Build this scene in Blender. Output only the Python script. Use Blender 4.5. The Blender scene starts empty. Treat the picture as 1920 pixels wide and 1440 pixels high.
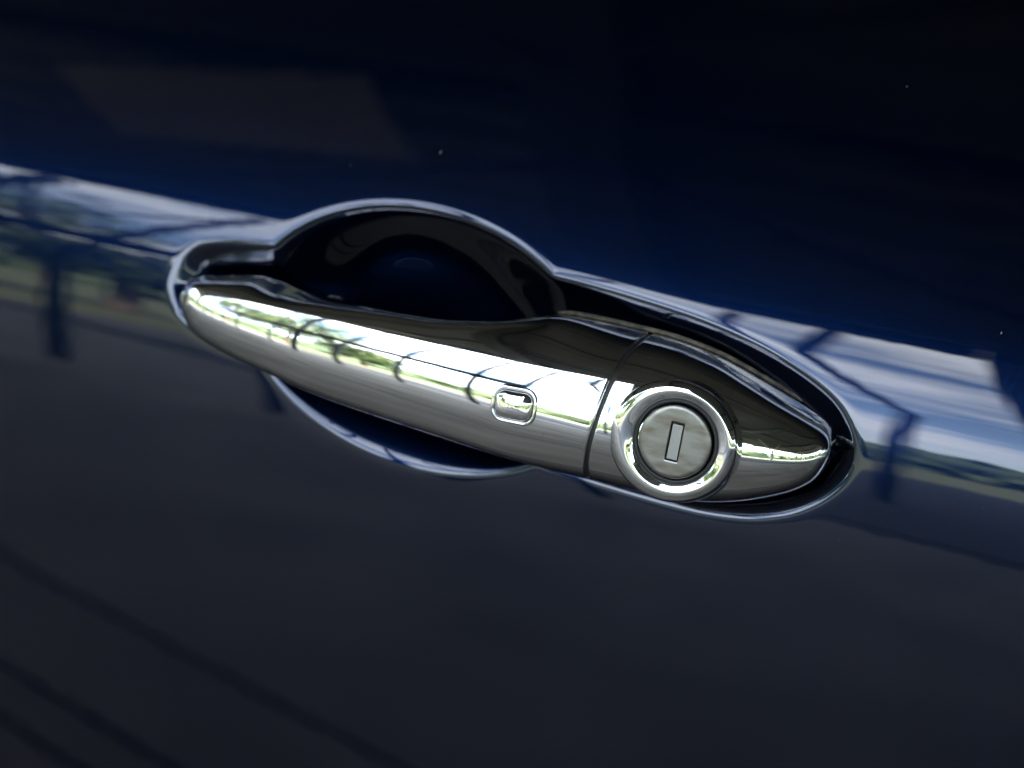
import bpy, bmesh, math, random
import numpy as np
from mathutils import Vector, Matrix

R = math.radians
rng = np.random.default_rng(7)
random.seed(7)
sc = bpy.context.scene
COL = sc.collection
Z0 = 0.88                                   # height of the handle line above the ground

# ------------------------------------------------------------------ camera
CAM_AZ, CAM_EL, CAM_ROLL, CAM_D = R(20), R(14), R(7.5), 0.62
cam_d = bpy.data.cameras.new('camera')
cam = bpy.data.objects.new('camera', cam_d)
COL.objects.link(cam)
_d = Vector((math.sin(CAM_AZ)*math.cos(CAM_EL), -math.cos(CAM_AZ)*math.cos(CAM_EL), math.sin(CAM_EL)))
_t = Vector((0, -0.012, Z0))
_r = (-_d).cross(Vector((0, 0, 1))).normalized()
_u = _r.cross(-_d)
_c, _s = math.cos(CAM_ROLL), math.sin(CAM_ROLL)
_X, _Y = _r*_c + _u*_s, _u*_c - _r*_s
_m = Matrix((_X, _Y, _d)).transposed().to_4x4()
_m.translation = _t + _d*CAM_D
cam.matrix_world = _m
cam_d.sensor_width = 36
cam_d.lens = 64
cam_d.clip_start = 0.01
cam_d.clip_end = 3000
cam_d.dof.use_dof = True
cam_d.dof.focus_distance = 0.582
cam_d.dof.aperture_fstop = 6.7
sc.camera = cam

# ------------------------------------------------------------------ sky, sun, exposure
SUN_EL, SUN_AZ = R(50), R(35)               # the sun stands behind the car, to its right
world = bpy.data.worlds.new('World')
sc.world = world
world.use_nodes = True
nt = world.node_tree
nt.nodes.clear()
def wn(t, **k):
    n = nt.nodes.new(t)
    for a, b in k.items():
        setattr(n, a, b)
    return n
w_out = wn('ShaderNodeOutputWorld'); w_bg = wn('ShaderNodeBackground'); w_bg.inputs[1].default_value = 0.10
sky = wn('ShaderNodeTexSky', sky_type='NISHITA', sun_disc=False, sun_elevation=SUN_EL, sun_rotation=SUN_AZ)
sky.air_density = 1.0; sky.dust_density = 0.6
tc = wn('ShaderNodeTexCoord'); mp = wn('ShaderNodeMapping')
mp.inputs['Scale'].default_value = (1.0, 1.0, 3.2)
mp.inputs['Location'].default_value = (0.35, 0.1, 0.22)
cn = wn('ShaderNodeTexNoise'); cn.inputs['Scale'].default_value = 1.9; cn.inputs['Detail'].default_value = 7; cn.inputs['Roughness'].default_value = 0.55
cr = wn('ShaderNodeValToRGB'); cr.color_ramp.elements[0].position = 0.435; cr.color_ramp.elements[1].position = 0.61
cm = wn('ShaderNodeMixRGB'); cm.inputs[2].default_value = (7.2, 7.7, 8.3, 1)
L = nt.links.new
L(tc.outputs['Generated'], mp.inputs[0]); L(mp.outputs[0], cn.inputs['Vector']); L(cn.outputs[0], cr.inputs[0])
L(cr.outputs[0], cm.inputs[0]); L(sky.outputs[0], cm.inputs[1]); L(cm.outputs[0], w_bg.inputs[0]); L(w_bg.outputs[0], w_out.inputs[0])

sun_d = bpy.data.lights.new('sun', 'SUN'); sun_d.energy = 3.0; sun_d.angle = R(0.5); sun_d.color = (1, 0.95, 0.87)
sun = bpy.data.objects.new('sun', sun_d); COL.objects.link(sun)
_sd = Vector((math.sin(SUN_AZ)*math.cos(SUN_EL), math.cos(SUN_AZ)*math.cos(SUN_EL), math.sin(SUN_EL)))
sun.rotation_euler = _sd.to_track_quat('Z', 'Y').to_euler()

vs = sc.view_settings
sc.display_settings.display_device = 'sRGB'
vs.view_transform = 'Standard'; vs.look = 'None'; vs.gamma = 1; vs.use_curve_mapping = False
vs.exposure = 3.9
sc.cycles.max_bounces = 5; sc.cycles.glossy_bounces = 4; sc.cycles.diffuse_bounces = 2
sc.cycles.use_denoising = True
sc.cycles.sample_clamp_indirect = 0
sc.cycles.caustics_reflective = False

# ------------------------------------------------------------------ materials
def mat(name, base, rough=0.5, metal=0.0, **k):
    m = bpy.data.materials.new(name); m.use_nodes = True
    b = m.node_tree.nodes['Principled BSDF']
    b.inputs['Base Color'].default_value = (*base, 1)
    b.inputs['Roughness'].default_value = rough
    b.inputs['Metallic'].default_value = metal
    for a, v in k.items():
        b.inputs[a].default_value = v
    return m
def nodes(m):
    t = m.node_tree
    def add(kind, **k):
        n = t.nodes.new(kind)
        for a, v in k.items():
            setattr(n, a, v)
        return n
    return t, add, t.links.new, t.nodes['Principled BSDF']
def noise_mix(m, c0, c1, scale, detail=5, lo=0.35, hi=0.65, stretch=(1, 1, 1), out='Base Color'):
    t, add, link, b = nodes(m)
    co = add('ShaderNodeTexCoord'); ma = add('ShaderNodeMapping'); ma.inputs['Scale'].default_value = stretch
    n = add('ShaderNodeTexNoise'); n.inputs['Scale'].default_value = scale; n.inputs['Detail'].default_value = detail
    r = add('ShaderNodeValToRGB')
    r.color_ramp.elements[0].position = lo; r.color_ramp.elements[1].position = hi
    r.color_ramp.elements[0].color = (*c0, 1); r.color_ramp.elements[1].color = (*c1, 1)
    link(co.outputs['Object'], ma.inputs[0]); link(ma.outputs[0], n.inputs['Vector']); link(n.outputs[0], r.inputs[0]); link(r.outputs[0], b.inputs[out])
    return n
def bump(m, scale, dist, detail=2, stretch=(1, 1, 1), targets=('Normal',)):
    t, add, link, b = nodes(m)
    co = add('ShaderNodeTexCoord'); ma = add('ShaderNodeMapping'); ma.inputs['Scale'].default_value = stretch
    n = add('ShaderNodeTexNoise'); n.inputs['Scale'].default_value = scale; n.inputs['Detail'].default_value = detail
    bp = add('ShaderNodeBump'); bp.inputs['Strength'].default_value = 1; bp.inputs['Distance'].default_value = dist
    link(co.outputs['Object'], ma.inputs[0]); link(ma.outputs[0], n.inputs['Vector']); link(n.outputs[0], bp.inputs['Height'])
    for q in targets:
        link(bp.outputs[0], b.inputs[q])
    return bp

# metallic blue paint under clear coat
M_PAINT = mat('blue_metallic_paint', (0.0008, 0.0046, 0.0195), 0.34, 1.0)
_b = M_PAINT.node_tree.nodes['Principled BSDF']
_b.inputs['Coat Weight'].default_value = 1; _b.inputs['Coat Roughness'].default_value = 0.012; _b.inputs['Coat IOR'].default_value = 1.5
bump(M_PAINT, 135, 0.000011, 0, targets=('Coat Normal',))
def paint_flakes():
    t, add, link, b = nodes(M_PAINT)
    co = add('ShaderNodeTexCoord'); v = add('ShaderNodeTexVoronoi'); v.inputs['Scale'].default_value = 3200
    r = add('ShaderNodeMapRange'); r.inputs[1].default_value = 0; r.inputs[2].default_value = 1; r.inputs[3].default_value = 0.24; r.inputs[4].default_value = 0.36
    sx = add('ShaderNodeSeparateColor')
    link(co.outputs['Object'], v.inputs['Vector']); link(v.outputs['Color'], sx.inputs[0]); link(sx.outputs[0], r.inputs[0]); link(r.outputs[0], b.inputs['Roughness'])
    # flakes differ in brightness
    q = add('ShaderNodeMapRange'); q.inputs[3].default_value = 0.45; q.inputs[4].default_value = 1.6
    cb = add('ShaderNodeMixRGB', blend_type='MULTIPLY'); cb.inputs[0].default_value = 1; cb.inputs[1].default_value = b.inputs['Base Color'].default_value
    link(sx.outputs[1], q.inputs[0]); link(q.outputs[0], cb.inputs[2]); link(cb.outputs[0], b.inputs['Base Color'])
paint_flakes()

def paint_dust():
    t, add, link, b = nodes(M_PAINT)
    out = t.nodes['Material Output']
    co = add('ShaderNodeTexCoord'); v = add('ShaderNodeTexVoronoi'); v.inputs['Scale'].default_value = 95
    sx = add('ShaderNodeSeparateColor'); mr = add('ShaderNodeMapRange'); mr.inputs[1].default_value = 0.35; mr.inputs[2].default_value = 1.0; mr.inputs[3].default_value = 0.0; mr.inputs[4].default_value = 0.013
    lt = add('ShaderNodeMath', operation='LESS_THAN'); ml = add('ShaderNodeMath', operation='MULTIPLY'); ml.inputs[1].default_value = 0.5
    df = add('ShaderNodeBsdfDiffuse'); df.inputs[0].default_value = (0.34, 0.33, 0.31, 1); mx = add('ShaderNodeMixShader')
    link(co.outputs['Object'], v.inputs['Vector']); link(v.outputs['Color'], sx.inputs[0]); link(sx.outputs[1], mr.inputs[0])
    link(v.outputs['Distance'], lt.inputs[0]); link(mr.outputs[0], lt.inputs[1]); link(lt.outputs[0], ml.inputs[0]); link(ml.outputs[0], mx.inputs[0])
    link(b.outputs[0], mx.inputs[1]); link(df.outputs[0], mx.inputs[2]); link(mx.outputs[0], out.inputs[0])
paint_dust()
M_CHROME = mat('chrome', (0.80, 0.80, 0.79), 0.03, 1.0)
def chrome_wear():
    t, add, link, b = nodes(M_CHROME)
    co = add('ShaderNodeTexCoord'); n = add('ShaderNodeTexNoise'); n.inputs['Scale'].default_value = 55; n.inputs['Detail'].default_value = 6
    r = add('ShaderNodeMapRange'); r.inputs[1].default_value = 0.35; r.inputs[2].default_value = 0.75; r.inputs[3].default_value = 0.0; r.inputs[4].default_value = 0.025
    link(co.outputs['Object'], n.inputs['Vector']); link(n.outputs[0], r.inputs[0]); link(r.outputs[0], b.inputs['Roughness'])
    bp = add('ShaderNodeBump'); bp.inputs['Distance'].default_value = 0.000012
    n2 = add('ShaderNodeTexNoise'); n2.inputs['Scale'].default_value = 90; n2.inputs['Detail'].default_value = 1
    link(co.outputs['Object'], n2.inputs['Vector']); link(n2.outputs[0], bp.inputs['Height']); link(bp.outputs[0], b.inputs['Normal'])
chrome_wear()
def chrome_smears():
    t, add, link, b = nodes(M_CHROME)
    out = t.nodes['Material Output']
    co = add('ShaderNodeTexCoord'); n = add('ShaderNodeTexNoise'); n.inputs['Scale'].default_value = 38; n.inputs['Detail'].default_value = 9; n.inputs['Roughness'].default_value = 0.7
    r = add('ShaderNodeMapRange'); r.inputs[1].default_value = 0.45; r.inputs[2].default_value = 0.75; r.inputs[3].default_value = 0.004; r.inputs[4].default_value = 0.05
    ma = add('ShaderNodeMapping'); ma.inputs['Rotation'].default_value = (0.3, 0.7, 0.2); ma.inputs['Scale'].default_value = (1, 1, 0.02)
    sn = add('ShaderNodeTexNoise'); sn.inputs['Scale'].default_value = 1400; sn.inputs['Detail'].default_value = 1
    sr = add('ShaderNodeMapRange'); sr.inputs[1].default_value = 0.735; sr.inputs[2].default_value = 0.76; sr.inputs[3].default_value = 0; sr.inputs[4].default_value = 0.10
    ad = add('ShaderNodeMath', operation='ADD')
    gl = add('ShaderNodeBsdfGlossy'); gl.inputs['Roughness'].default_value = 0.42; gl.inputs[0].default_value = (0.7, 0.69, 0.66, 1); mx = add('ShaderNodeMixShader')
    link(co.outputs['Object'], n.inputs['Vector']); link(n.outputs[0], r.inputs[0]); link(co.outputs['Object'], ma.inputs[0]); link(ma.outputs[0], sn.inputs['Vector']); link(sn.outputs[0], sr.inputs[0])
    link(r.outputs[0], ad.inputs[0]); link(sr.outputs[0], ad.inputs[1]); link(ad.outputs[0], mx.inputs[0]); link(b.outputs[0], mx.inputs[1]); link(gl.outputs[0], mx.inputs[2]); link(mx.outputs[0], out.inputs[0])
chrome_smears()
M_GASKET = mat('dusty_gasket', (0.055, 0.045, 0.032), 0.7); noise_mix(M_GASKET, (0.02, 0.018, 0.015), (0.11, 0.09, 0.06), 400, 4)
M_RUBBER = mat('black_rubber', (0.012, 0.012, 0.012), 0.55)
M_SATIN = mat('satin_nickel', (0.52, 0.50, 0.46), 0.33, 1.0)
noise_mix(M_SATIN, (0.150, 0.133, 0.108), (0.235, 0.228, 0.212), 120, 8, 0.38, 0.62, (0.7, 1, 2.2))
bump(M_SATIN, 700, 0.00002, 4, stretch=(0.25, 1, 1.6))
M_SHUTTER = mat('brushed_steel', (0.25, 0.245, 0.235), 0.40, 1.0)
bump(M_SHUTTER, 900, 0.00002, 3, stretch=(3, 1, 0.3))
M_DUST = mat('dust', (0.22, 0.21, 0.195), 0.9)
M_CONCRETE = mat('concrete', (0.30, 0.30, 0.29), 0.8); noise_mix(M_CONCRETE, (0.105, 0.093, 0.077), (0.220, 0.197, 0.164), 2.3, 7, 0.30, 0.72)
M_ASPHALT = mat('asphalt', (0.03, 0.03, 0.031), 0.85); noise_mix(M_ASPHALT, (0.024, 0.024, 0.025), (0.037, 0.037, 0.038), 3, 8)
M_STEEL = mat('grey_painted_steel', (0.05, 0.053, 0.058), 0.5)
M_ROOF = mat('roof_sheet_steel', (0.10, 0.10, 0.095), 0.6); noise_mix(M_ROOF, (0.19, 0.184, 0.175), (0.25, 0.243, 0.23), 0.9, 4)
M_PALE = mat('pale_board', (0.62, 0.59, 0.53), 0.7); noise_mix(M_PALE, (0.62, 0.54, 0.44), (0.78, 0.70, 0.60), 2, 4)
M_GRASS = mat('grass', (0.10, 0.13, 0.03), 0.9); noise_mix(M_GRASS, (0.045, 0.056, 0.02), (0.10, 0.105, 0.038), 0.5, 8)
M_LEAF = mat('leaves', (0.07, 0.11, 0.03), 0.6); noise_mix(M_LEAF, (0.04, 0.075, 0.018), (0.11, 0.15, 0.04), 0.7, 4)
M_WOOD = mat('far_foliage', (0.05, 0.075, 0.03), 0.8); noise_mix(M_WOOD, (0.03, 0.05, 0.02), (0.07, 0.10, 0.04), 0.25, 5)
M_BARK = mat('bark', (0.12, 0.09, 0.065), 0.9); noise_mix(M_BARK, (0.08, 0.06, 0.045), (0.16, 0.12, 0.09), 9, 5, stretch=(1, 1, 0.2))

# ------------------------------------------------------------------ helpers
def tag(o, label=None, cat=None, group=None, kind=None):
    for k, v in (('label', label), ('category', cat), ('group', group), ('kind', kind)):
        if v:
            o[k] = v
    return o
def empty(name, loc):
    o = bpy.data.objects.new(name, None); COL.objects.link(o); o.location = loc; o.empty_display_size = 0.1
    return o
def link_mesh(name, me, m, parent=None, loc=(0, 0, 0), smooth=False):
    if m and not me.materials:
        me.materials.append(m)
    if smooth:
        me.polygons.foreach_set('use_smooth', np.ones(len(me.polygons), bool))
    o = bpy.data.objects.new(name, me); COL.objects.link(o); o.location = loc
    if parent:
        o.parent = parent
    return o
def grid_mesh(name, P, close_u=False, close_v=False):
    """P: (n, m, 3) array of points in local metres -> quad mesh."""
    n, m_, _ = P.shape
    idx = np.arange(n*m_).reshape(n, m_)
    i0 = idx if close_u else idx[:-1]
    i1 = np.roll(idx, -1, 0) if close_u else idx[1:]
    def cut(a):
        return (a, np.roll(a, -1, 1)) if close_v else (a[:, :-1], a[:, 1:])
    a, b = cut(i0); d, c = cut(i1)
    F = np.stack([a, b, c, d], -1).reshape(-1, 4)
    me = bpy.data.meshes.new(name)
    me.vertices.add(n*m_); me.vertices.foreach_set('co', P.reshape(-1).astype(np.float32))
    me.loops.add(F.size); me.loops.foreach_set('vertex_index', F.reshape(-1).astype(np.int32))
    me.polygons.add(len(F)); me.polygons.foreach_set('loop_start', (np.arange(len(F))*4).astype(np.int32))
    me.update(calc_edges=True)
    return me
def uvw(u, v, w):
    """handle space in mm (along the door, up, out of the door) -> metres."""
    return np.stack([np.asarray(u)*1e-3, -np.asarray(w)*1e-3, np.asarray(v)*1e-3], -1)
def pchip(xs, ys):
    xs = np.asarray(xs, float); ys = np.asarray(ys, float)
    h = np.diff(xs); dl = np.diff(ys)/h; d = np.zeros(len(xs))
    for i in range(1, len(xs)-1):
        if dl[i-1]*dl[i] > 0:
            w1, w2 = 2*h[i]+h[i-1], h[i]+2*h[i-1]
            d[i] = (w1+w2)/(w1/dl[i-1]+w2/dl[i])
    d[0], d[-1] = dl[0], dl[-1]
    def f(x):
        x = np.clip(x, xs[0], xs[-1]); i = np.clip(np.searchsorted(xs, x)-1, 0, len(h)-1)
        t = (x-xs[i])/h[i]
        return ((1+2*t)*(1-t)**2*ys[i] + t*(1-t)**2*h[i]*d[i] + t*t*(3-2*t)*ys[i+1] + t*t*(t-1)*h[i]*d[i+1])
    return f
def smooth_tab(f, lo, hi, sig, n=4001):
    """gaussian-smoothed copy of a 1-D function."""
    x = np.linspace(lo, hi, n); y = f(x); s = sig/(x[1]-x[0]); k = int(4*s)+1
    g = np.exp(-0.5*(np.arange(-k, k+1)/s)**2); g /= g.sum()
    yp = np.concatenate([2*y[0]-y[k:0:-1], y, 2*y[-1]-y[-2:-k-2:-1]])
    y = np.convolve(yp, g, 'valid')
    return lambda q: np.interp(q, x, y)

# ================================================================== THE CAR DOOR
DOOR_BASE = 0.40
door = empty('car_door', (0, 0, DOOR_BASE))
tag(door, 'dark blue metallic car door with a chrome pull handle in a scooped recess', 'car door')
OFF = (0, 0, Z0-DOOR_BASE)

# ---- outer skin: vertical section given by the tilt of its normal
TH = [(-500, -5), (-250, -2.5), (-100, -0.5), (-40, 1.2), (-15, 3.8), (0, 7.0), (34.5, 27), (45, 29.5), (80, 32), (150, 34), (400, 36)]
_v = np.linspace(-500, 400, 9001)
_th = np.radians(smooth_tab(lambda x: np.interp(x, *zip(*TH)), -500, 400, 5, 9001)(_v))
_w = -np.concatenate([[0], np.cumsum(np.tan((_th[1:]+_th[:-1])/2))*(_v[1]-_v[0])])
_w -= np.interp(0, _v, _w)
_sp = (_v, _w)
def skin_w(v):
    return np.interp(v, *_sp)

# ---- the almond-shaped pocket round the handle and the round finger scoop
LIP = [(-138.2, -5.1), (-141, -1.7), (-143.1, 2.3), (-144.1, 7.1), (-142.4, 15.3), (-138.2, 20.6), (-133.2, 23), (-125.2, 25), (-117.1, 25.8), (-109.6, 26.6),
       (-80, 29.5), (-45, 33), (-15, 35), (3.9, 35.3), (19.1, 34.5), (29, 33.8), (44.8, 32.3), (57.8, 30.6), (70.2, 28.2), (82.5, 25), (95, 20.4), (104.7, 15.5), (110.8, 10.3), (115, 3.5), (116.7, -2.6),
       (115.7, -8.4), (112.4, -14.2), (106.7, -20.1), (98.6, -25.3), (87.9, -29.2), (76.5, -31), (65, -31.6), (46.8, -31), (28.5, -29.8), (16.2, -29), (-10, -26), (-45, -22), (-80, -18), (-110, -14.5), (-128, -10.5)]
def catmull(P, n):
    P = np.array(P, float); N = len(P); out = []
    for i in range(N):
        p0, p1, p2, p3 = P[i-1], P[i], P[(i+1) % N], P[(i+2) % N]
        for t in np.linspace(0, 1, n, endpoint=False):
            out.append(0.5*((2*p1)+(-p0+p2)*t+(2*p0-5*p1+4*p2-p3)*t*t+(-p0+3*p1-3*p2+p3)*t**3))
    return np.array(out)
LIPC = catmull(LIP, 8)
for _ in range(6):
    LIPC = 0.5*LIPC + 0.25*(np.roll(LIPC, 1, 0)+np.roll(LIPC, -1, 0))
def sdf_poly(x, y, P):
    """signed distance, positive inside."""
    best = np.full(x.shape, 1e9); inside = np.zeros(x.shape, bool)
    Q = np.roll(P, -1, 0)
    for (ax, ay), (bx, by) in zip(P, Q):
        ex, ey = bx-ax, by-ay
        px, py = x-ax, y-ay
        t = np.clip((px*ex+py*ey)/(ex*ex+ey*ey), 0, 1)
        dx, dy = px-t*ex, py-t*ey
        np.minimum(best, dx*dx+dy*dy, out=best)
        c = ((ay > y) != (by > y))
        if c.any():
            with np.errstate(divide='ignore', invalid='ignore'):
                inside ^= c & (x < (bx-ax)*(y-ay)/(by-ay+1e-12)+ax)
    d = np.sqrt(best)
    return np.where(inside, d, -d)
CUP_C, CUP_R, CUP_A = (-43.2, 4.4), (69.7, 44.2), R(-7.25)
def softplus(s, k):
    return k*np.logaddexp(0, s/k)
def recess(u, v):
    s = sdf_poly(u, v, LIPC)
    ml = np.interp(u, [-125, -85, -10, 30], [0.62, 0.75, 0.95, 0.85])
    md = np.interp(u, [-80, 20, 116], [26.0, 11.0, 9.5])
    da = md*np.tanh(softplus(s-0.5, 0.9)*ml/md)
    a, b = u-CUP_C[0], v-CUP_C[1]
    ca, sa = math.cos(CUP_A), math.sin(CUP_A)
    p, q = (a*ca+b*sa)/CUP_R[0], (-a*sa+b*ca)/CUP_R[1]
    r = np.sqrt(p*p+q*q)+1e-9
    grad = np.sqrt((p/CUP_R[0])**2+(q/CUP_R[1])**2)/r
    sc_ = (1-r)/np.maximum(grad, 1e-6)
    sp = softplus(np.clip(sc_, -60, 60)-0.6, 0.9)
    sk = skin_w(v); flo = -26.0+0.0*v                          # the floor of the scoop stands nearly upright
    slope = 0.86+0.26*q/r                                       # wall steeper above than below
    dc = sk-(flo+softplus(sk-sp*slope-flo, 2.2))
    dc = np.maximum(dc+softplus(sk-flo, 2.2)-(sk-flo), 0)
    return (da**4+dc**4)**0.25
def axis(lo, hi, f0, f1, fine, coarse):
    a = np.arange(f0, f1+1e-6, fine)
    def tail(start, end):
        out, x, st = [], start, fine
        sg = 1 if end > start else -1
        while (end-x)*sg > st*1.5:
            st = min(st*1.25, coarse); x += sg*st; out.append(x)
        out.append(end)
        return out
    return np.array(tail(f0, lo)[::-1]+list(a)+tail(f1, hi))
FINE = 0.32
gu = axis(-640, 560, -150, 122, FINE, 14); gv = axis(-470, 330, -45, 56, FINE, 14)
UU, VV = np.meshgrid(gu, gv, indexing='ij')
DD = np.zeros_like(UU)
iu = (gu >= -151) & (gu <= 123); iv = (gv >= -46) & (gv <= 57)
sub = np.ix_(iu, iv)
DD[sub] = recess(UU[sub], VV[sub])
WW = skin_w(VV)-DD - (UU/1000.0)**2*35     # a little bow along the door as well
P = uvw(UU, VV, WW)
rim = 0.02                                  # folded edge all round
P = np.concatenate([P[:1]+[0, rim, 0], P, P[-1:]+[0, rim, 0]], 0)
P = np.concatenate([P[:, :1]+[0, rim, 0], P, P[:, -1:]+[0, rim, 0]], 1)
me = grid_mesh('door_skin', P)
link_mesh('door_skin', me, M_PAINT, door, OFF, True)

# ---- a few larger flecks of dust lying on the paint
def fleck(u, v, l, wd, ang):
    bm = bmesh.new(); bmesh.ops.create_icosphere(bm, subdivisions=2, radius=1)
    for q in bm.verts:
        k = 1+0.25*math.sin(7*q.co.x+3*q.co.z)
        x, z = q.co.x*l*k, q.co.z*wd*k
        q.co = ((x*math.cos(ang)-z*math.sin(ang))*1e-3, q.co.y*wd*0.4e-3, (x*math.sin(ang)+z*math.cos(ang))*1e-3)
    me = bpy.data.meshes.new('dust_fleck'); bm.to_mesh(me); bm.free()
    w = float(skin_w(v))-(u/1000)**2*35
    link_mesh('dust_fleck', me, M_DUST, door, (u*1e-3, -w*1e-3-0.0001, v*1e-3+OFF[2]), True)
for _a in ((-54.1, 67.7, 1.0, 0.28, R(68)), (153.1, 44.2, 0.6, 0.25, R(80)), (102.5, 114.3, 0.22, 0.2, 0), (-86.7, 58.1, 0.25, 0.2, R(60))):
    fleck(*_a)

# ---- chrome body of the handle (grip + lock cover): one loft, cut at a seam
U0, U1 = -138.3, 109.6
def s_of(u):
    return np.arccos(np.clip(1-2*(np.asarray(u, float)-U0)/(U1-U0), -1, 1))/math.pi
def tab(T):
    us, vs_ = zip(*T)
    f = pchip(s_of(us), vs_)
    g = smooth_tab(f, 0, 1, 0.008)
    return lambda u: g(s_of(u))
V_TOP = tab([(U0, 3.0), (-137.2, 6.2), (-135, 8.9), (-131.8, 10.6), (-124, 12.6), (-117, 14.0), (-107, 15.2), (-100, 14.6), (-91, 14.2), (-77, 15.1), (-61.5, 16.0), (-45, 17.0), (-27, 18.0), (-17.4, 19.4), (-6.5, 21.3), (1, 23.0), (6.6, 24.5), (12, 25.1), (22, 24.4), (33, 23.6), (48, 22.9), (54, 22.2), (66, 20.0), (78.4, 16.2), (90.6, 11.9), (100, 8.4), (106, 5.4), (108.4, 3.0), (U1, -1.2)])
V_BOT = tab([(U0, 2.2), (-137.8, -1.6), (-135, -6.0), (-129.8, -9.2), (-119.2, -11.5), (-105, -13.3), (-92.6, -14.6), (-72, -17.2), (-48.6, -19.3), (-19, -21.6), (8.8, -23.9), (34, -26.1), (46, -27.1), (60, -27.7), (71, -27.0), (82, -24.8), (92.5, -21.0), (100, -17.2), (106.0, -12.2), (108.6, -7.4), (U1, -2.0)])
V_HOR = tab([(U0, 2.5), (-134, 2.0), (-114.5, 1.5), (-88, 0.7), (-60, 0.2), (-30, -0.5), (0, -1.8), (20, -2.6), (36, -3.5), (60, -4.2), (86, -4.6), (104, -4.2), (U1, -1.7)])
V_ROOF = tab([(U0, 2.75), (-136.5, 4.6), (-134, 6.2), (-128, 8.2), (-113, 10.0), (-86, 11.4), (-60, 11.8), (-30, 11.7), (0, 11.4), (36, 12.0), (60, 11.6), (80, 9.2), (95, 5.4), (104, 2.0), (108, -0.2), (U1, -1.45)])
W_HOR = tab([(U0, 0.5), (-134.5, 5.0), (-131, 9.0), (-126, 12.4), (-115, 17.0), (-100, 21.5), (-70, 27.9), (-30, 31.5), (0, 32.3), (36, 31.0), (60, 28.0), (85, 21.2), (100, 14.8), (106.0, 10.2), (108.6, 6), (U1, 0)])
W_TOP = tab([(U0, 0), (-134, -1.0), (-126, -3), (-112, -4.5), (-100, -4), (-90, 0.5), (-80, 6), (-70, 10.5), (-60, 14), (-45, 17), (-20, 17.5), (-5, 14), (8, 4), (20, -2), (36, -6), (100, -6), (106, -5), (U1, -3)])
W_BOT = tab([(U0, 0), (-134, 1), (-126, 5), (-100, 13), (-60, 19), (0, 20), (20, 16), (36, 11), (60, 5), (80, 2), (106, 0), (U1, -2.5)])
TH_H, TH_R = R(7.0), R(27.0)
N_T, N_M, N_B = 34, 26, 34
def section(u):
    """front face of the chrome at stations u (any array): (..., K, 2) of (v, w), bottom to top."""
    u = np.asarray(u, float)
    vb, vh, vr, vt = V_BOT(u), V_HOR(u), V_ROOF(u), V_TOP(u)
    wh, wt, wb = W_HOR(u), W_TOP(u), W_BOT(u)
    t = np.linspace(0, 1, N_M)
    th = TH_H+(TH_R-TH_H)*t
    k = (TH_R-TH_H)
    vm = vh[..., None]+(vr-vh)[..., None]*t
    wm = wh[..., None]+(vr-vh)[..., None]*(np.log(np.cos(th))-np.log(np.cos(TH_H)))/k
    wr = wm[..., -1]
    def bez(p0, p1, p2, p3, t):
        return [(1-t)**3*a[..., None]+3*(1-t)**2*t*b[..., None]+3*(1-t)*t*t*c[..., None]+t**3*d[..., None] for a, b, c, d in zip(p0, p1, p2, p3)]
    # top: leaves the face at TH_R, arrives at the edge turned back
    dv, dw = vt-vr, wr-wt
    l0 = 0.50*dv/math.cos(TH_R)
    a = (vr+l0*math.cos(TH_R), wr-np.minimum(l0*math.sin(TH_R), 0.6*dw))
    b = (vt, wt+0.62*(a[1]-wt))
    tt = np.linspace(0, 1, N_T)[1:]
    tv, tw = bez((vr, wr), a, b, (vt, wt), tt)
    # bottom
    dv = vh-vb; dw = wh-wb
    l0 = 0.44*dv
    a = (vh-l0*math.cos(TH_H), wh+l0*math.sin(TH_H))
    b = (vb, wb+0.60*(a[1]-wb))
    tt = np.linspace(1, 0, N_B)[:-1]
    bv, bw = bez((vh, wh), a, b, (vb, wb), tt)
    return np.stack([np.concatenate([bv, vm, tv], -1), np.concatenate([bw, wm, tw], -1)], -1)
K = N_T+N_M+N_B-2
def shell(u):
    """u: (n, K) -> front face points, mm (n, K, 3) as (u, v, w); column j uses its own u."""
    out = np.zeros(u.shape+(3,))
    if np.allclose(u, u[:, :1]):
        S = section(u[:, 0]); out[..., 0] = u; out[..., 1:] = S
    else:
        for j in range(u.shape[1]):
            out[:, j, 0] = u[:, j]; out[:, j, 1:] = section(u[:, j])[:, j]
    return out
def seam_u(v):
    return 37.3+0.14*v
_sv = section(np.array([37.3]))[0, :, 0]
SEAM = seam_u(_sv)                          # u of the seam for every column
def with_back(A, depth_fn, roll=1.6):
    """closes a front face (n, K, 3) behind: rolled edges and an inner side; returns a closed ring in v."""
    n = A.shape[0]
    top, bot = A[:, -1], A[:, 0]
    h = np.maximum(top[:, 1]-bot[:, 1], 0.02)
    rows = []
    db = depth_fn(A[:, K//2, 0])
    r = np.minimum(roll, 0.2*h)
    for a in np.linspace(0, math.pi/2, 6)[1:]:
        q = top.copy(); q[:, 1] -= r*(1-math.cos(a)); q[:, 2] -= r*math.sin(a); rows.append(q)
    for f in (0.02, 0.3, 0.5, 0.7, 0.98):
        q = top*(1-f)+bot*f; q[:, 1] = (top[:, 1]-r)*(1-f)+(bot[:, 1]+r)*f
        base = (top[:, 2]-r)*(1-f)+(bot[:, 2]-r)*f
        q[:, 2] = base-db*math.sin(math.pi*f)**0.4; rows.append(q)
    for a in np.linspace(math.pi/2, 0, 6)[:-1]:
        q = bot.copy(); q[:, 1] += r*(1-math.cos(a)); q[:, 2] -= r*math.sin(a); rows.append(q)
    return np.concatenate([A, np.stack(rows, 1)], 1)
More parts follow.
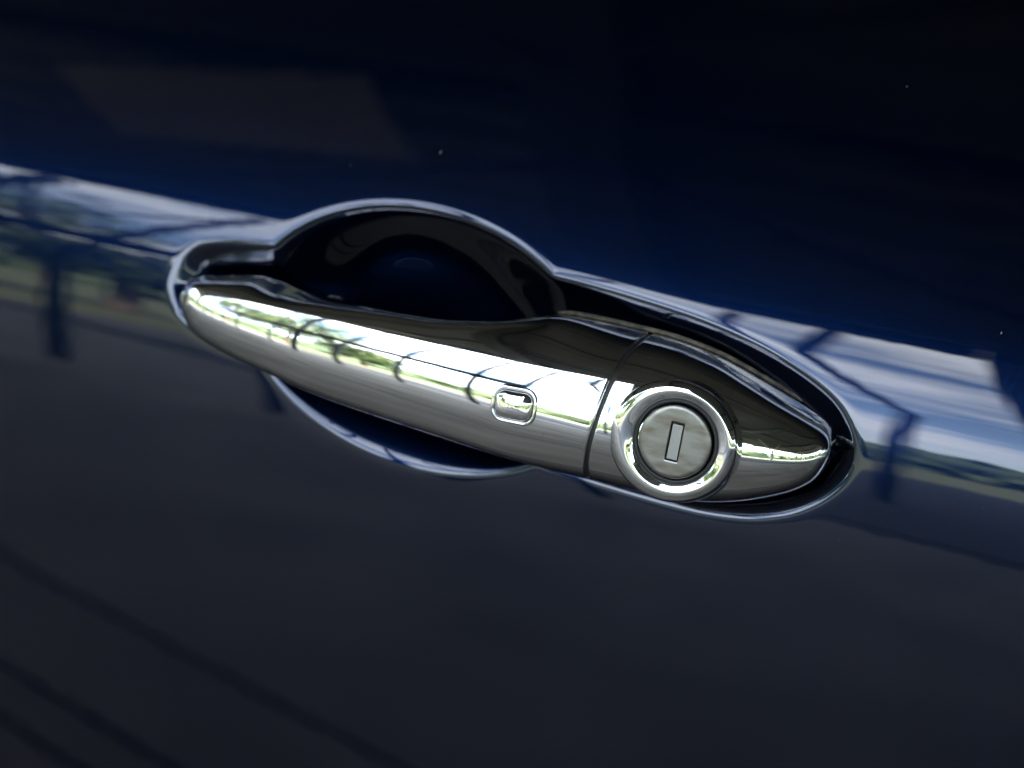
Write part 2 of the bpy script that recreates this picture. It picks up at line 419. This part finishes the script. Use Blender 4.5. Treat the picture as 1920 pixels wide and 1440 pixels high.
def liner(o, m, first):
    """gives the inner side of a closed shell its own dark lining."""
    me_ = o.data; me_.materials.append(m)
    nv_ = len(me_.polygons)
    per = K+15
    idx = (np.arange(nv_) % per)
    me_.polygons.foreach_set('material_index', ((idx >= K+3) & (idx <= K+10)).astype(np.int32)); me_.update()
def add_lip(A, end, r=0.75, depth=4.0):
    """rounds the open end of a shell over into the seam. end = -1 or 0."""
    rows = []
    i, j = (-1, -2) if end == -1 else (0, 1)
    T = A[i]-A[j]; T /= np.linalg.norm(T, axis=1)[:, None]
    S = np.gradient(A[i], axis=0)
    Nn = np.cross(T, S) if end == -1 else np.cross(S, T)
    Nn /= np.linalg.norm(Nn, axis=1)[:, None]
    if Nn[K//2, 2] < 0:
        Nn = -Nn
    for a in np.linspace(0, math.pi/2, 6)[1:]:
        rows.append(A[i]+T*r*math.sin(a)-Nn*r*(1-math.cos(a)))
    rows.append(rows[-1]-Nn*depth)
    rows = np.stack(rows)
    return np.concatenate([A, rows], 0) if end == -1 else np.concatenate([rows[::-1], A], 0)
def tip_space(n, a, b, at_start):
    t = np.linspace(0, 1, n)
    t = 1-np.cos(t*math.pi/2) if at_start else np.sin(t*math.pi/2)
    return a+(b-a)*t
# grip
ng = 420
ub = tip_space(ng, U0+0.003, 37.3, True)
bl = np.clip((ub-5)/32.3, 0, 1)**2
UG = ub[:, None]+bl[:, None]*(SEAM-37.3-1.35)[None, :]
G = shell(UG)
G = add_lip(G, -1)
def back_depth(u):
    return np.interp(u, [-138, -128, -110, -100, -85, -70, 0, 8, 25, 40], [2, 5, 7, 7, 5, 4, 4, 6, 9, 9])
GC = with_back(G, back_depth)
handle = link_mesh('pull_handle', grid_mesh('pull_handle', uvw(GC[..., 0], GC[..., 1], GC[..., 2]), close_v=True), M_CHROME, door, OFF, True)
liner(handle, M_RUBBER, 0)
handle['label'] = 'chrome pull bar bowed over the finger scoop'
# lock cover
nc = 300
uc = tip_space(nc, 37.3, U1-0.003, False)
bl = np.clip((70-uc)/32.7, 0, 1)**2
UC = uc[:, None]+bl[:, None]*(SEAM-37.3+1.35)[None, :]
Cc = shell(UC)
Cc = add_lip(Cc, 0)
CC = with_back(Cc, lambda u: np.full(np.shape(u), 9.0), roll=2.5)
cover = link_mesh('lock_cover', grid_mesh('lock_cover', uvw(CC[..., 0], CC[..., 1], CC[..., 2]), close_v=True), M_CHROME, door, OFF, True)
cover['label'] = 'pointed chrome cover carrying the key lock'

def face_w(u, v):
    """depth of the chrome face at (u, v), scalar arrays."""
    u = np.atleast_1d(u).astype(float); v = np.atleast_1d(v).astype(float)
    S = section(u.ravel())
    return np.array([np.interp(q, s[:, 0], s[:, 1]) for q, s in zip(v.ravel(), S)]).reshape(u.shape)

# dark seal in the seam and rubber gasket under the fixed end
def tube(path, r, n=8, flat=1.0):
    path = np.asarray(path, float); T = np.gradient(path, axis=0); T /= np.linalg.norm(T, axis=1)[:, None]
    ref = np.array([0, 0, 1.0]); A = np.cross(T, ref); A /= np.linalg.norm(A, axis=1)[:, None]; B = np.cross(T, A)
    ph = np.linspace(0, 2*math.pi, n, endpoint=False)
    rr = np.broadcast_to(np.asarray(r, float), (len(path),))[:, None, None]
    return path[:, None]+rr*(np.cos(ph)[None, :, None]*A[:, None]+flat*np.sin(ph)[None, :, None]*B[:, None])
sm = section(np.array([37.3]))[0]
nv = np.gradient(sm, axis=0); nn = np.stack([nv[:, 1], -nv[:, 0]], 1); nn /= np.linalg.norm(nn, axis=1)[:, None]
seal = np.stack([SEAM, sm[:, 0]+nn[:, 0]*2.2, sm[:, 1]+nn[:, 1]*2.2], 1)
if seal[K//2, 2] > sm[K//2, 1]:
    seal = np.stack([SEAM, sm[:, 0]-nn[:, 0]*2.2, sm[:, 1]-nn[:, 1]*2.2], 1)
T_ = tube(seal, 1.5)
link_mesh('seam_seal', grid_mesh('seam_seal', uvw(T_[..., 0], T_[..., 1], T_[..., 2]), close_v=True), M_RUBBER, cover, (0, 0, 0), True)
uu = np.linspace(9, 101, 200)
gk = np.stack([uu, V_TOP(uu)+0.4, W_TOP(uu)-3.0], 1)
for _ in range(8):
    gk[1:-1] = 0.5*gk[1:-1]+0.25*(gk[:-2]+gk[2:])
T_ = tube(gk, 0.9*np.sqrt(np.clip(np.minimum((uu-8.9)/3, (101.1-uu)/9), 0.01, 1)))
link_mesh('base_gasket', grid_mesh('base_gasket', uvw(T_[..., 0], T_[..., 1], T_[..., 2]), close_v=True), M_GASKET, cover, (0, 0, 0), True)

# ---- sensor button on the grip
BU, BV, BA = 8.9, -1.7, R(1.0)
def rbox_ring(hx, hy, rad, n=96):
    out = []
    for k in range(4):
        cx, cy = ((hx-rad), (hy-rad)) if k == 0 else (-(hx-rad), (hy-rad)) if k == 1 else (-(hx-rad), -(hy-rad)) if k == 2 else ((hx-rad), -(hy-rad))
        for a in np.linspace(k*math.pi/2, (k+1)*math.pi/2, n//4, endpoint=False):
            out.append((cx+rad*math.cos(a), cy+rad*math.sin(a)))
    return np.array(out)
def on_face(rings, name, parent, m, cap=True):
    """rings: list of (hx, hy, rad, height) -> lofted patch lying on the grip."""
    rows = []
    for hx, hy, rad, hgt in rings:
        q = rbox_ring(hx, hy, rad)
        u = BU+q[:, 0]*math.cos(BA)-q[:, 1]*math.sin(BA); v = BV+q[:, 0]*math.sin(BA)+q[:, 1]*math.cos(BA)
        w = face_w(u, v)
        dv = (face_w(u, v+0.3)-face_w(u, v-0.3))/0.6
        du = (face_w(u+0.3, v)-face_w(u-0.3, v))/0.6
        l = np.sqrt(1+du*du+dv*dv)
        rows.append(np.stack([u-du/l*hgt, v-dv/l*hgt, w+hgt/l], 1))
    A = np.stack(rows)
    me = grid_mesh(name, uvw(A[..., 0], A[..., 1], A[..., 2]), close_v=True)
    o = link_mesh(name, me, m, parent, (0, 0, 0), True)
    return o
rings = []
for a in np.linspace(0, math.pi, 11):
    k = math.cos(a)
    rings.append((7.4+0.75*k, 5.6+0.75*k, 4.0+0.6*k, -0.25+0.85*math.sin(a)))
on_face(rings, 'button_surround', handle, M_CHROME)
on_face([(6.8, 5.0, 3.4, 0.06), (4, 2.5, 1.5, 0.06)], 'button_gap', handle, M_RUBBER)
rings = [(6.35, 4.55, 3.1, 0.0), (6.35, 4.55, 3.1, 0.35)]
for t in np.linspace(0.06, 1, 16):
    e = math.sin(t*math.pi/2)
    s = 1-t
    rings.append((max(6.35*(1-0.99*(1-math.cos(t*math.pi/2))), 0.02), max(4.55*(1-0.99*(1-math.cos(t*math.pi/2))), 0.015), max(3.1*(1-0.99*(1-math.cos(t*math.pi/2))), 0.012), 0.35+1.5*e))
on_face(rings, 'sensor_button', handle, M_CHROME)

# ---- key lock: raised collar, rubber ring, cylinder with shuttered slot
LOCK = Vector((64.2, -2.2, 30.7))           # centre of the face, mm
ax = Vector((math.sin(R(3)), math.sin(R(4)), 1)).normalized()
ex = Vector((1, 0, 0)); ex = (ex-ax*ex.dot(ax)).normalized(); ey = ax.cross(ex)
def lathe(prof, shear=None, n=160):
    """prof: (r_u, r_v, h, shift_u, shift_v) rings round the lock axis."""
    ph = np.linspace(0, 2*math.pi, n, endpoint=False); rows = []
    for ru, rv, h, su, sv in prof:
        x = su+ru*np.cos(ph); y = sv+rv*np.sin(ph)
        rows.append(np.array(LOCK)[None]+x[:, None]*np.array(ex)+y[:, None]*np.array(ey)+h*np.array(ax))
    return np.stack(rows)
def smooth_prof(T, n=60):
    T = np.array(T, float); d = np.concatenate([[0], np.cumsum(np.linalg.norm(np.diff(T, axis=0), axis=1))])
    fs = [pchip(d, T[:, i]) for i in range(T.shape[1])]
    x = np.linspace(0, d[-1], n)
    A = np.stack([f(x) for f in fs], 1)
    for _ in range(4):
        A[1:-1] = 0.5*A[1:-1]+0.25*(A[:-2]+A[2:])
    return A
prof = [(23.6, 21.4, -24, -2.2, -2.2), (22.4, 20.5, -11, -1.7, -1.4), (21.6, 20.0, -4.5, -1.3, -0.7)]
for a in np.linspace(0.05, 1, 16):                                 # broad rounded rim
    q = a*R(80)
    prof.append((16.9+4.4*math.cos(q), 16.0+3.9*math.cos(q), -3.4+3.3*math.sin(q), -1.1*math.cos(q)-0.1, -0.35*math.cos(q)))
prof += [(16.6, 15.8, -0.25, -0.1, 0), (15.4, 15.1, -0.55, 0, 0), (14.4, 14.4, -0.80, 0, 0), (14.0, 14.0, -1.1, 0, 0), (13.75, 13.75, -1.7, 0, 0), (13.6, 13.6, -5, 0, 0)]
prof = smooth_prof(prof, 110)
A = lathe(prof)
link_mesh('lock_collar', grid_mesh('lock_collar', uvw(A[..., 0], A[..., 1], A[..., 2]), close_v=True), M_CHROME, cover, (0, 0, 0), True)
A = lathe([(14.2, 14.2, -3.4, 0, 0), (13.9, 13.9, -1.9, 0, 0), (13.5, 13.5, -1.5, 0, 0), (12.9, 12.9, -1.45, 0, 0), (12.5, 12.5, -2.0, 0, 0), (12.2, 12.2, -4, 0, 0)])
link_mesh('seal_ring', grid_mesh('seal_ring', uvw(A[..., 0], A[..., 1], A[..., 2]), close_v=True), M_RUBBER, cover, (0, 0, 0), True)
def lock_face():
    """disc with a rectangular slot cut through it."""
    rot = R(-1.5)
    hx, hy = 2.15, 6.2
    ph = np.linspace(0, 2*math.pi, 96, endpoint=False)
    # inner ring: rectangle sampled at the same angles
    inner = []
    for a in ph:
        c, s = math.cos(a), math.sin(a)
        k = min(hx/abs(c) if abs(c) > 1e-9 else 1e9, hy/abs(s) if abs(s) > 1e-9 else 1e9)
        inner.append((c*k, s*k))
    inner = np.array(inner)
    for cx, cy in ((hx, hy), (-hx, hy), (-hx, -hy), (hx, -hy)):      # exact corners
        i = np.argmin((inner[:, 0]-cx)**2+(inner[:, 1]-cy)**2); inner[i] = (cx, cy)
    rows = []
    def ring(q, h):
        x = q[:, 0]*math.cos(rot)-q[:, 1]*math.sin(rot); y = q[:, 0]*math.sin(rot)+q[:, 1]*math.cos(rot)
        rows.append(np.array(LOCK)[None]+x[:, None]*np.array(ex)+y[:, None]*np.array(ey)+h*np.array(ax))
    circ = np.stack([np.cos(ph), np.sin(ph)], 1)
    ring(circ*11.95, -4.5); ring(circ*11.95, -0.7); ring(circ*11.85, -0.4); ring(circ*11.6, -0.2); ring(circ*11.3, -0.1)
    for f in (0.15, 0.4, 0.7, 0.94):
        ring(circ*11.3*(1-f)+inner*1.06*f, -0.1+0.04*f)
    ring(inner*np.array([1.05, 1.02]), -0.07); ring(inner, -0.22); ring(inner, -2.5)
    return np.stack(rows)
A = lock_face()
cyl = link_mesh('lock_cylinder', grid_mesh('lock_cylinder', uvw(A[..., 0], A[..., 1], A[..., 2]), close_v=True), M_SATIN, cover, (0, 0, 0), True)
def shutter():
    rot = R(-1.5); bm = bmesh.new()
    pts = []
    for (hx, hy, h) in ((1.80, 5.85, -2.4), (1.80, 5.85, -0.72), (1.68, 5.72, -0.6)):
        row = []
        for x, y in ((-hx, -hy), (hx, -hy), (hx, hy), (-hx, hy)):
            xr = x*math.cos(rot)-y*math.sin(rot); yr = x*math.sin(rot)+y*math.cos(rot)
            p = LOCK+ex*xr+ey*yr+ax*(h+(0.25*x if h > -1 else 0)*0.3)
            row.append(bm.verts.new((p.x*1e-3, -p.z*1e-3, p.y*1e-3)))
        pts.append(row)
    for a, b in zip(pts, pts[1:]):
        for i in range(4):
            bm.faces.new((a[i], a[(i+1) % 4], b[(i+1) % 4], b[i]))
    bm.faces.new(pts[-1])
    me = bpy.data.meshes.new('keyhole_shutter'); bm.to_mesh(me); bm.free()
    return me
link_mesh('keyhole_shutter', shutter(), M_SHUTTER, cover)

# ================================================================== WHAT THE CHROME AND PAINT MIRROR
def box_mesh(name, sx, sy, sz, z0=0.0):
    """box centred in x and y, standing on z0."""
    x, y = sx/2, sy/2
    V = [(-x, -y, z0), (x, -y, z0), (x, y, z0), (-x, y, z0), (-x, -y, z0+sz), (x, -y, z0+sz), (x, y, z0+sz), (-x, y, z0+sz)]
    F = [(0, 3, 2, 1), (4, 5, 6, 7), (0, 1, 5, 4), (1, 2, 6, 5), (2, 3, 7, 6), (3, 0, 4, 7)]
    me = bpy.data.meshes.new(name); me.from_pydata(V, [], F); me.update()
    return me
def bar_mesh(name, a, b, wdt, hgt=None):
    """straight bar of rectangular section between two points."""
    a, b = Vector(a), Vector(b); hgt = hgt or wdt
    d = (b-a).normalized(); up = Vector((0, 0, 1)) if abs(d.z) < 0.9 else Vector((0, 1, 0))
    s = d.cross(up).normalized(); t = s.cross(d)
    V = [p+s*(i*wdt/2)+t*(j*hgt/2) for p in (a, b) for i, j in ((-1, -1), (1, -1), (1, 1), (-1, 1))]
    F = [(0, 3, 2, 1), (4, 5, 6, 7), (0, 1, 5, 4), (1, 2, 6, 5), (2, 3, 7, 6), (3, 0, 4, 7)]
    me = bpy.data.meshes.new(name); me.from_pydata([v[:] for v in V], [], F); me.update()
    return me

# ground: grass to the horizon, concrete apron of slabs under the canopy
bm = bmesh.new()
bmesh.ops.create_grid(bm, x_segments=8, y_segments=8, size=900)
me = bpy.data.meshes.new('ground'); bm.to_mesh(me); bm.free()
ground = link_mesh('ground', me, M_GRASS, None, (0, 0, -0.06)); tag(ground, kind='structure')
YAW = R(18.5)                               # the paving runs askew to the car
def yaw(a, b):
    return a*math.cos(YAW)-b*math.sin(YAW), a*math.sin(YAW)+b*math.cos(YAW)
slab = box_mesh('concrete_slab', 5.99, 2.991, 0.05); slab.materials.append(M_CONCRETE)
for i in range(-3, 5):
    for j in range(0, 4):
        X, Y = yaw(i*6.0-1.0, j*3.0-2.511+(0.36 if j > 0 else 0))
        o = link_mesh('concrete_slab', slab, None, ground, (X, Y, 0.0)); o.rotation_euler.z = YAW
lane = link_mesh('asphalt_lane', box_mesh('asphalt_lane', 60, 13.0, 0.03), M_ASPHALT, None, (*yaw(23, -4.02-6.5), -0.02)); lane.rotation_euler.z = YAW; tag(lane, kind='structure')
strip = box_mesh('drain_strip', 5.99, 0.235, 0.05); strip.materials.append(M_CONCRETE)
strip2 = box_mesh('drain_strip', 5.99, 0.085, 0.045); strip2.materials.append(M_CONCRETE)
for i in range(-3, 5):
    for b, m_ in ((-1.011+0.13, strip), (-1.011+0.30, strip2)):
        X, Y = yaw(i*6.0-1.0, b)
        o = link_mesh('drain_strip', m_, None, ground, (X, Y, 0.0)); o.rotation_euler.z = YAW

# canopy: one edge along the car, and a wing reaching out to the right
EDGE_Y, EDGE_Z = -3.2, 3.80
WING_X, WING_Y = -0.12, -15.0
canopy = empty('canopy', (0, EDGE_Y, 0)); tag(canopy, 'dark steel canopy with corrugated roof, seen mirrored in the paint and chrome', 'canopy')
def cp(name, me, m):
    o = link_mesh(name, me, m, canopy); o.location = (0, -EDGE_Y, 0); return o
def corrugated(x0, x1, y0, y1, z):
    ys = np.arange(y0, y1, 0.05); X = np.array([x0, x1])
    zz = z+0.018*np.sign(np.sin(ys*2*math.pi/0.2))*np.minimum(1, np.abs(np.sin(ys*2*math.pi/0.2))*1.6)
    Pm = np.zeros((2, len(ys), 3)); Pm[..., 0] = X[:, None]; Pm[..., 1] = ys; Pm[..., 2] = zz
    return grid_mesh('roof_sheet', Pm)
for x0 in np.arange(-16.12, 22, 4.0):
    cp('roof_sheet', corrugated(x0, x0+4.05, EDGE_Y if x0 < -1 else WING_Y, 6, EDGE_Z+0.25+0.006*(round(x0) % 8 == 0)), M_ROOF)
cp('edge_beam', bar_mesh('edge_beam', (-16, EDGE_Y+0.06, EDGE_Z+0.10), (WING_X-0.06, EDGE_Y+0.06, EDGE_Z+0.10), 0.10, 0.20), M_STEEL)
cp('edge_beam', bar_mesh('edge_beam', (WING_X, EDGE_Y+0.10, EDGE_Z+0.10), (WING_X, WING_Y, EDGE_Z+0.10), 0.10, 0.20), M_STEEL)
for x in np.arange(-1.15-13.5, 24, 4.5):
    y0 = EDGE_Y+0.15 if x < 0 else WING_Y
    cp('rafter', bar_mesh('rafter', (x, y0, EDGE_Z+0.09), (x, 6, EDGE_Z+0.09), 0.24, 0.24), M_STEEL)
    cp('brace', bar_mesh('brace', (x, -1.45, EDGE_Z-0.02), (x+4.5, 0.35, EDGE_Z-0.02), 0.035), M_STEEL)
    cp('brace', bar_mesh('brace', (x, -1.9, EDGE_Z-0.02), (x+2.6, EDGE_Y+0.1, EDGE_Z-0.02), 0.035), M_STEEL)
    cp('brace', bar_mesh('brace', (x, -1.5, EDGE_Z-0.03), (x-4.5, 0.3, EDGE_Z-0.03), 0.035), M_STEEL)
    cp('brace', bar_mesh('brace', (x, -1.9, EDGE_Z-0.03), (x-2.6, EDGE_Y+0.1, EDGE_Z-0.03), 0.035), M_STEEL)
for y in (-12.0, -9.0, -6.0, -1.72, 0.6, 3.0):
    cp('purlin', bar_mesh('purlin', (-16 if y > EDGE_Y else WING_X+0.06, y, EDGE_Z+0.13), (24, y, EDGE_Z+0.13), 0.07, 0.12), M_STEEL)
def v_post(x, y):
    cp('post', bar_mesh('post', (x, y, 0.05), (x, y, 2.2), 0.16), M_PALE)
    for s_ in (-1, 1):
        cp('post_arm', bar_mesh('post_arm', (x, y, 2.1), (x+s_*0.9, y, EDGE_Z), 0.10), M_PALE)
for x, y in ((-14.6, EDGE_Y), (-10, EDGE_Y), (5.5, -15), (10, -15), (14.5, -15), (19, -15), (23.5, -15), (5.5, -8), (12, -8), (18.5, -8), (23.5, -3), (23.5, 3), (12, -1), (18, -1)):
    v_post(x, y)
brd = cp('soffit_board', box_mesh('soffit_board', 1.0, 0.42, 0.02), M_PALE); brd.location = (-2.13, -1.90-EDGE_Y, EDGE_Z-0.08); brd.rotation_euler.z = R(10)
def light_block_wall(x0, x1):  # unseen sheet wall, added to keep light from coming in behind the door
    xs = np.arange(x0, x1, 0.1); Pm = np.zeros((len(xs), 2, 3)); Pm[..., 0] = xs[:, None]; Pm[..., 1] = 2.4+0.02*np.sin(xs*2*math.pi/0.4)[:, None]; Pm[:, 1, 2] = EDGE_Z+0.2
    return grid_mesh('light_block_wall', Pm)
cp('light_block_wall', light_block_wall(-16, 12), M_ROOF)

# open steel screen under the canopy edge: rails, slim posts, a crossed stay, and a pipe running out along the wing
screen = empty('steel_screen', (-4, EDGE_Y, 0)); tag(screen, 'open steel screen of slim posts, rail and crossed stays, mirrored in the handle', 'screen')
def sp_(name, me):
    return link_mesh(name, me, M_STEEL, screen, (4, -EDGE_Y, 0))
RZ = 2.05
sp_('rail', bar_mesh('rail', (-9.4, EDGE_Y-0.05, RZ), (-0.9, EDGE_Y-0.05, RZ), 0.08, 0.19))
for x in (-9.4, -7.6, -6.2, -5.2, -4.3, -3.35, -2.5, -1.8, -1.3, -0.9):
    sp_('upright', bar_mesh('upright', (x, EDGE_Y-0.05, 0.05), (x, EDGE_Y-0.05, EDGE_Z), 0.05 if x != -3.35 else 0.11))
for a, b in ((-3.35, -2.5), (-4.3, -3.35), (-6.2, -5.2)):
    sp_('stay', bar_mesh('stay', (a, EDGE_Y-0.02, EDGE_Z-0.1), (b, EDGE_Y-0.02, 1.5), 0.028))
    sp_('stay', bar_mesh('stay', (b, EDGE_Y-0.08, EDGE_Z-0.1), (a, EDGE_Y-0.08, 1.5), 0.028))
pipe = empty('drain_pipe', (-0.6, -6.5, 0)); tag(pipe, 'thin grey pipe run below the canopy wing, mirrored in the paint beside the handle tip', 'pipe')
for nm, a, b, w_ in (('pipe_run', (-0.6, EDGE_Y, 3.0), (-0.6, -6.5, 3.0), 0.06), ('drop', (-0.6, EDGE_Y, 3.03), (-0.6, EDGE_Y, EDGE_Z), 0.06), ('stand', (-0.6, -6.5, 3.03), (-0.6, -6.5, 0), 0.09)):
    link_mesh(nm, bar_mesh(nm, a, b, w_), M_STEEL, pipe, (0.6, 6.5, 0))

# trees
def leaf_cloud(n, rx, ry, rz, cz, size, seed):
    g = np.random.default_rng(seed)
    nc_ = 26
    cl = g.normal(size=(nc_, 3)); cl /= np.linalg.norm(cl, axis=1)[:, None]; cl *= g.uniform(0.45, 1, (nc_, 1))**0.6*0.8
    c = cl[g.integers(0, nc_, n)]+g.normal(size=(n, 3))*0.17
    c = c*np.array([rx, ry, rz])+np.array([0, 0, cz])
    a = g.normal(size=(n, 3)); a /= np.linalg.norm(a, axis=1)[:, None]
    b = np.cross(a, g.normal(size=(n, 3))); b /= np.linalg.norm(b, axis=1)[:, None]
    s = size*g.uniform(0.6, 1.3, (n, 1))
    V = np.stack([c-a*s, c+b*s*0.55, c+a*s, c-b*s*0.55], 1).reshape(-1, 3)
    F = np.arange(n*4).reshape(n, 4)
    me = bpy.data.meshes.new('crown'); me.from_pydata(V.tolist(), [], F.tolist()); me.update()
    return me
def trunk_mesh(h, r, seed):
    g = random.Random(seed); bm = bmesh.new()
    def limb(a, b, r0, r1):
        a, b = Vector(a), Vector(b); d = (b-a).normalized(); s = d.orthogonal().normalized(); t = d.cross(s)
        prev = None
        for k in range(5):
            f = k/4; c = a.lerp(b, f)+Vector((g.uniform(-.04, .04), g.uniform(-.04, .04), 0))*h*0.2*(0 < k < 4); rr = r0+(r1-r0)*f
            ring = [bm.verts.new(c+(s*math.cos(q)+t*math.sin(q))*rr) for q in [i*math.pi/4 for i in range(8)]]
            if prev:
                for i in range(8):
                    bm.faces.new((prev[i], prev[(i+1) % 8], ring[(i+1) % 8], ring[i]))
            prev = ring
    limb((0, 0, 0), (0, 0, h*0.6), r, r*0.5)
    for i in range(7):
        q = i*2.4
        limb((0, 0, h*(0.3+0.045*i)), (math.cos(q)*h*0.25, math.sin(q)*h*0.25, h*(0.55+0.05*i)), r*0.4, r*0.1)
    me = bpy.data.meshes.new('trunk'); bm.to_mesh(me); bm.free()
    return me
TREES = [(-7.6, -6.9, 6.6, 'bushy tree on the lawn nearest the steel screen'), (-7.0, -10.5, 4.2, 'small tree on the lawn just behind the nearest one'), (-12.5, -7.0, 6.6, 'tall tree on the lawn beyond the left end of the screen'),
         (-24, -4, 7, 'tree past the far left end of the canopy'), (-16, -22, 7.0, 'broad tree far back on the lawn')]
for k, (x, y, h, lab) in enumerate(TREES):
    t = empty('tree', (x, y, -0.06)); tag(t, lab+', mirrored in the chrome', 'tree', 'trees on the lawn')
    link_mesh('trunk', trunk_mesh(h, 0.16, k), M_BARK, t)
    link_mesh('crown', leaf_cloud(5200, h*0.34, h*0.34, h*0.36, h*0.66, 0.11, 40+k), M_LEAF, t)
# far wood along the horizon
g = np.random.default_rng(3); Vs, Fs, base = [], [], 0
ico = bmesh.new(); bmesh.ops.create_icosphere(ico, subdivisions=2, radius=1)
iv_ = np.array([v.co[:] for v in ico.verts]); if_ = np.array([[v.index for v in f.verts] for f in ico.faces]); ico.free()
for k in range(900):
    a = R(-200)+k/900*R(400); d = g.uniform(95, 150)
    s = g.uniform(4.0, 7.5)
    nz = 1+0.25*g.normal(size=(len(iv_), 1))
    q = iv_*nz*np.array([s, s, s*1.0])+np.array([math.sin(a)*d, -math.cos(a)*d, s*0.3+g.uniform(0, 1.8)])
    Vs.append(q); Fs.append(if_+base); base += len(iv_)
me = bpy.data.meshes.new('far_wood'); me.from_pydata(np.concatenate(Vs).tolist(), [], np.concatenate(Fs).tolist()); me.update()
wood = link_mesh('far_wood', me, M_WOOD); tag(wood, 'dark green far wood along the horizon, mirrored in the paint', 'wood', kind='stuff')
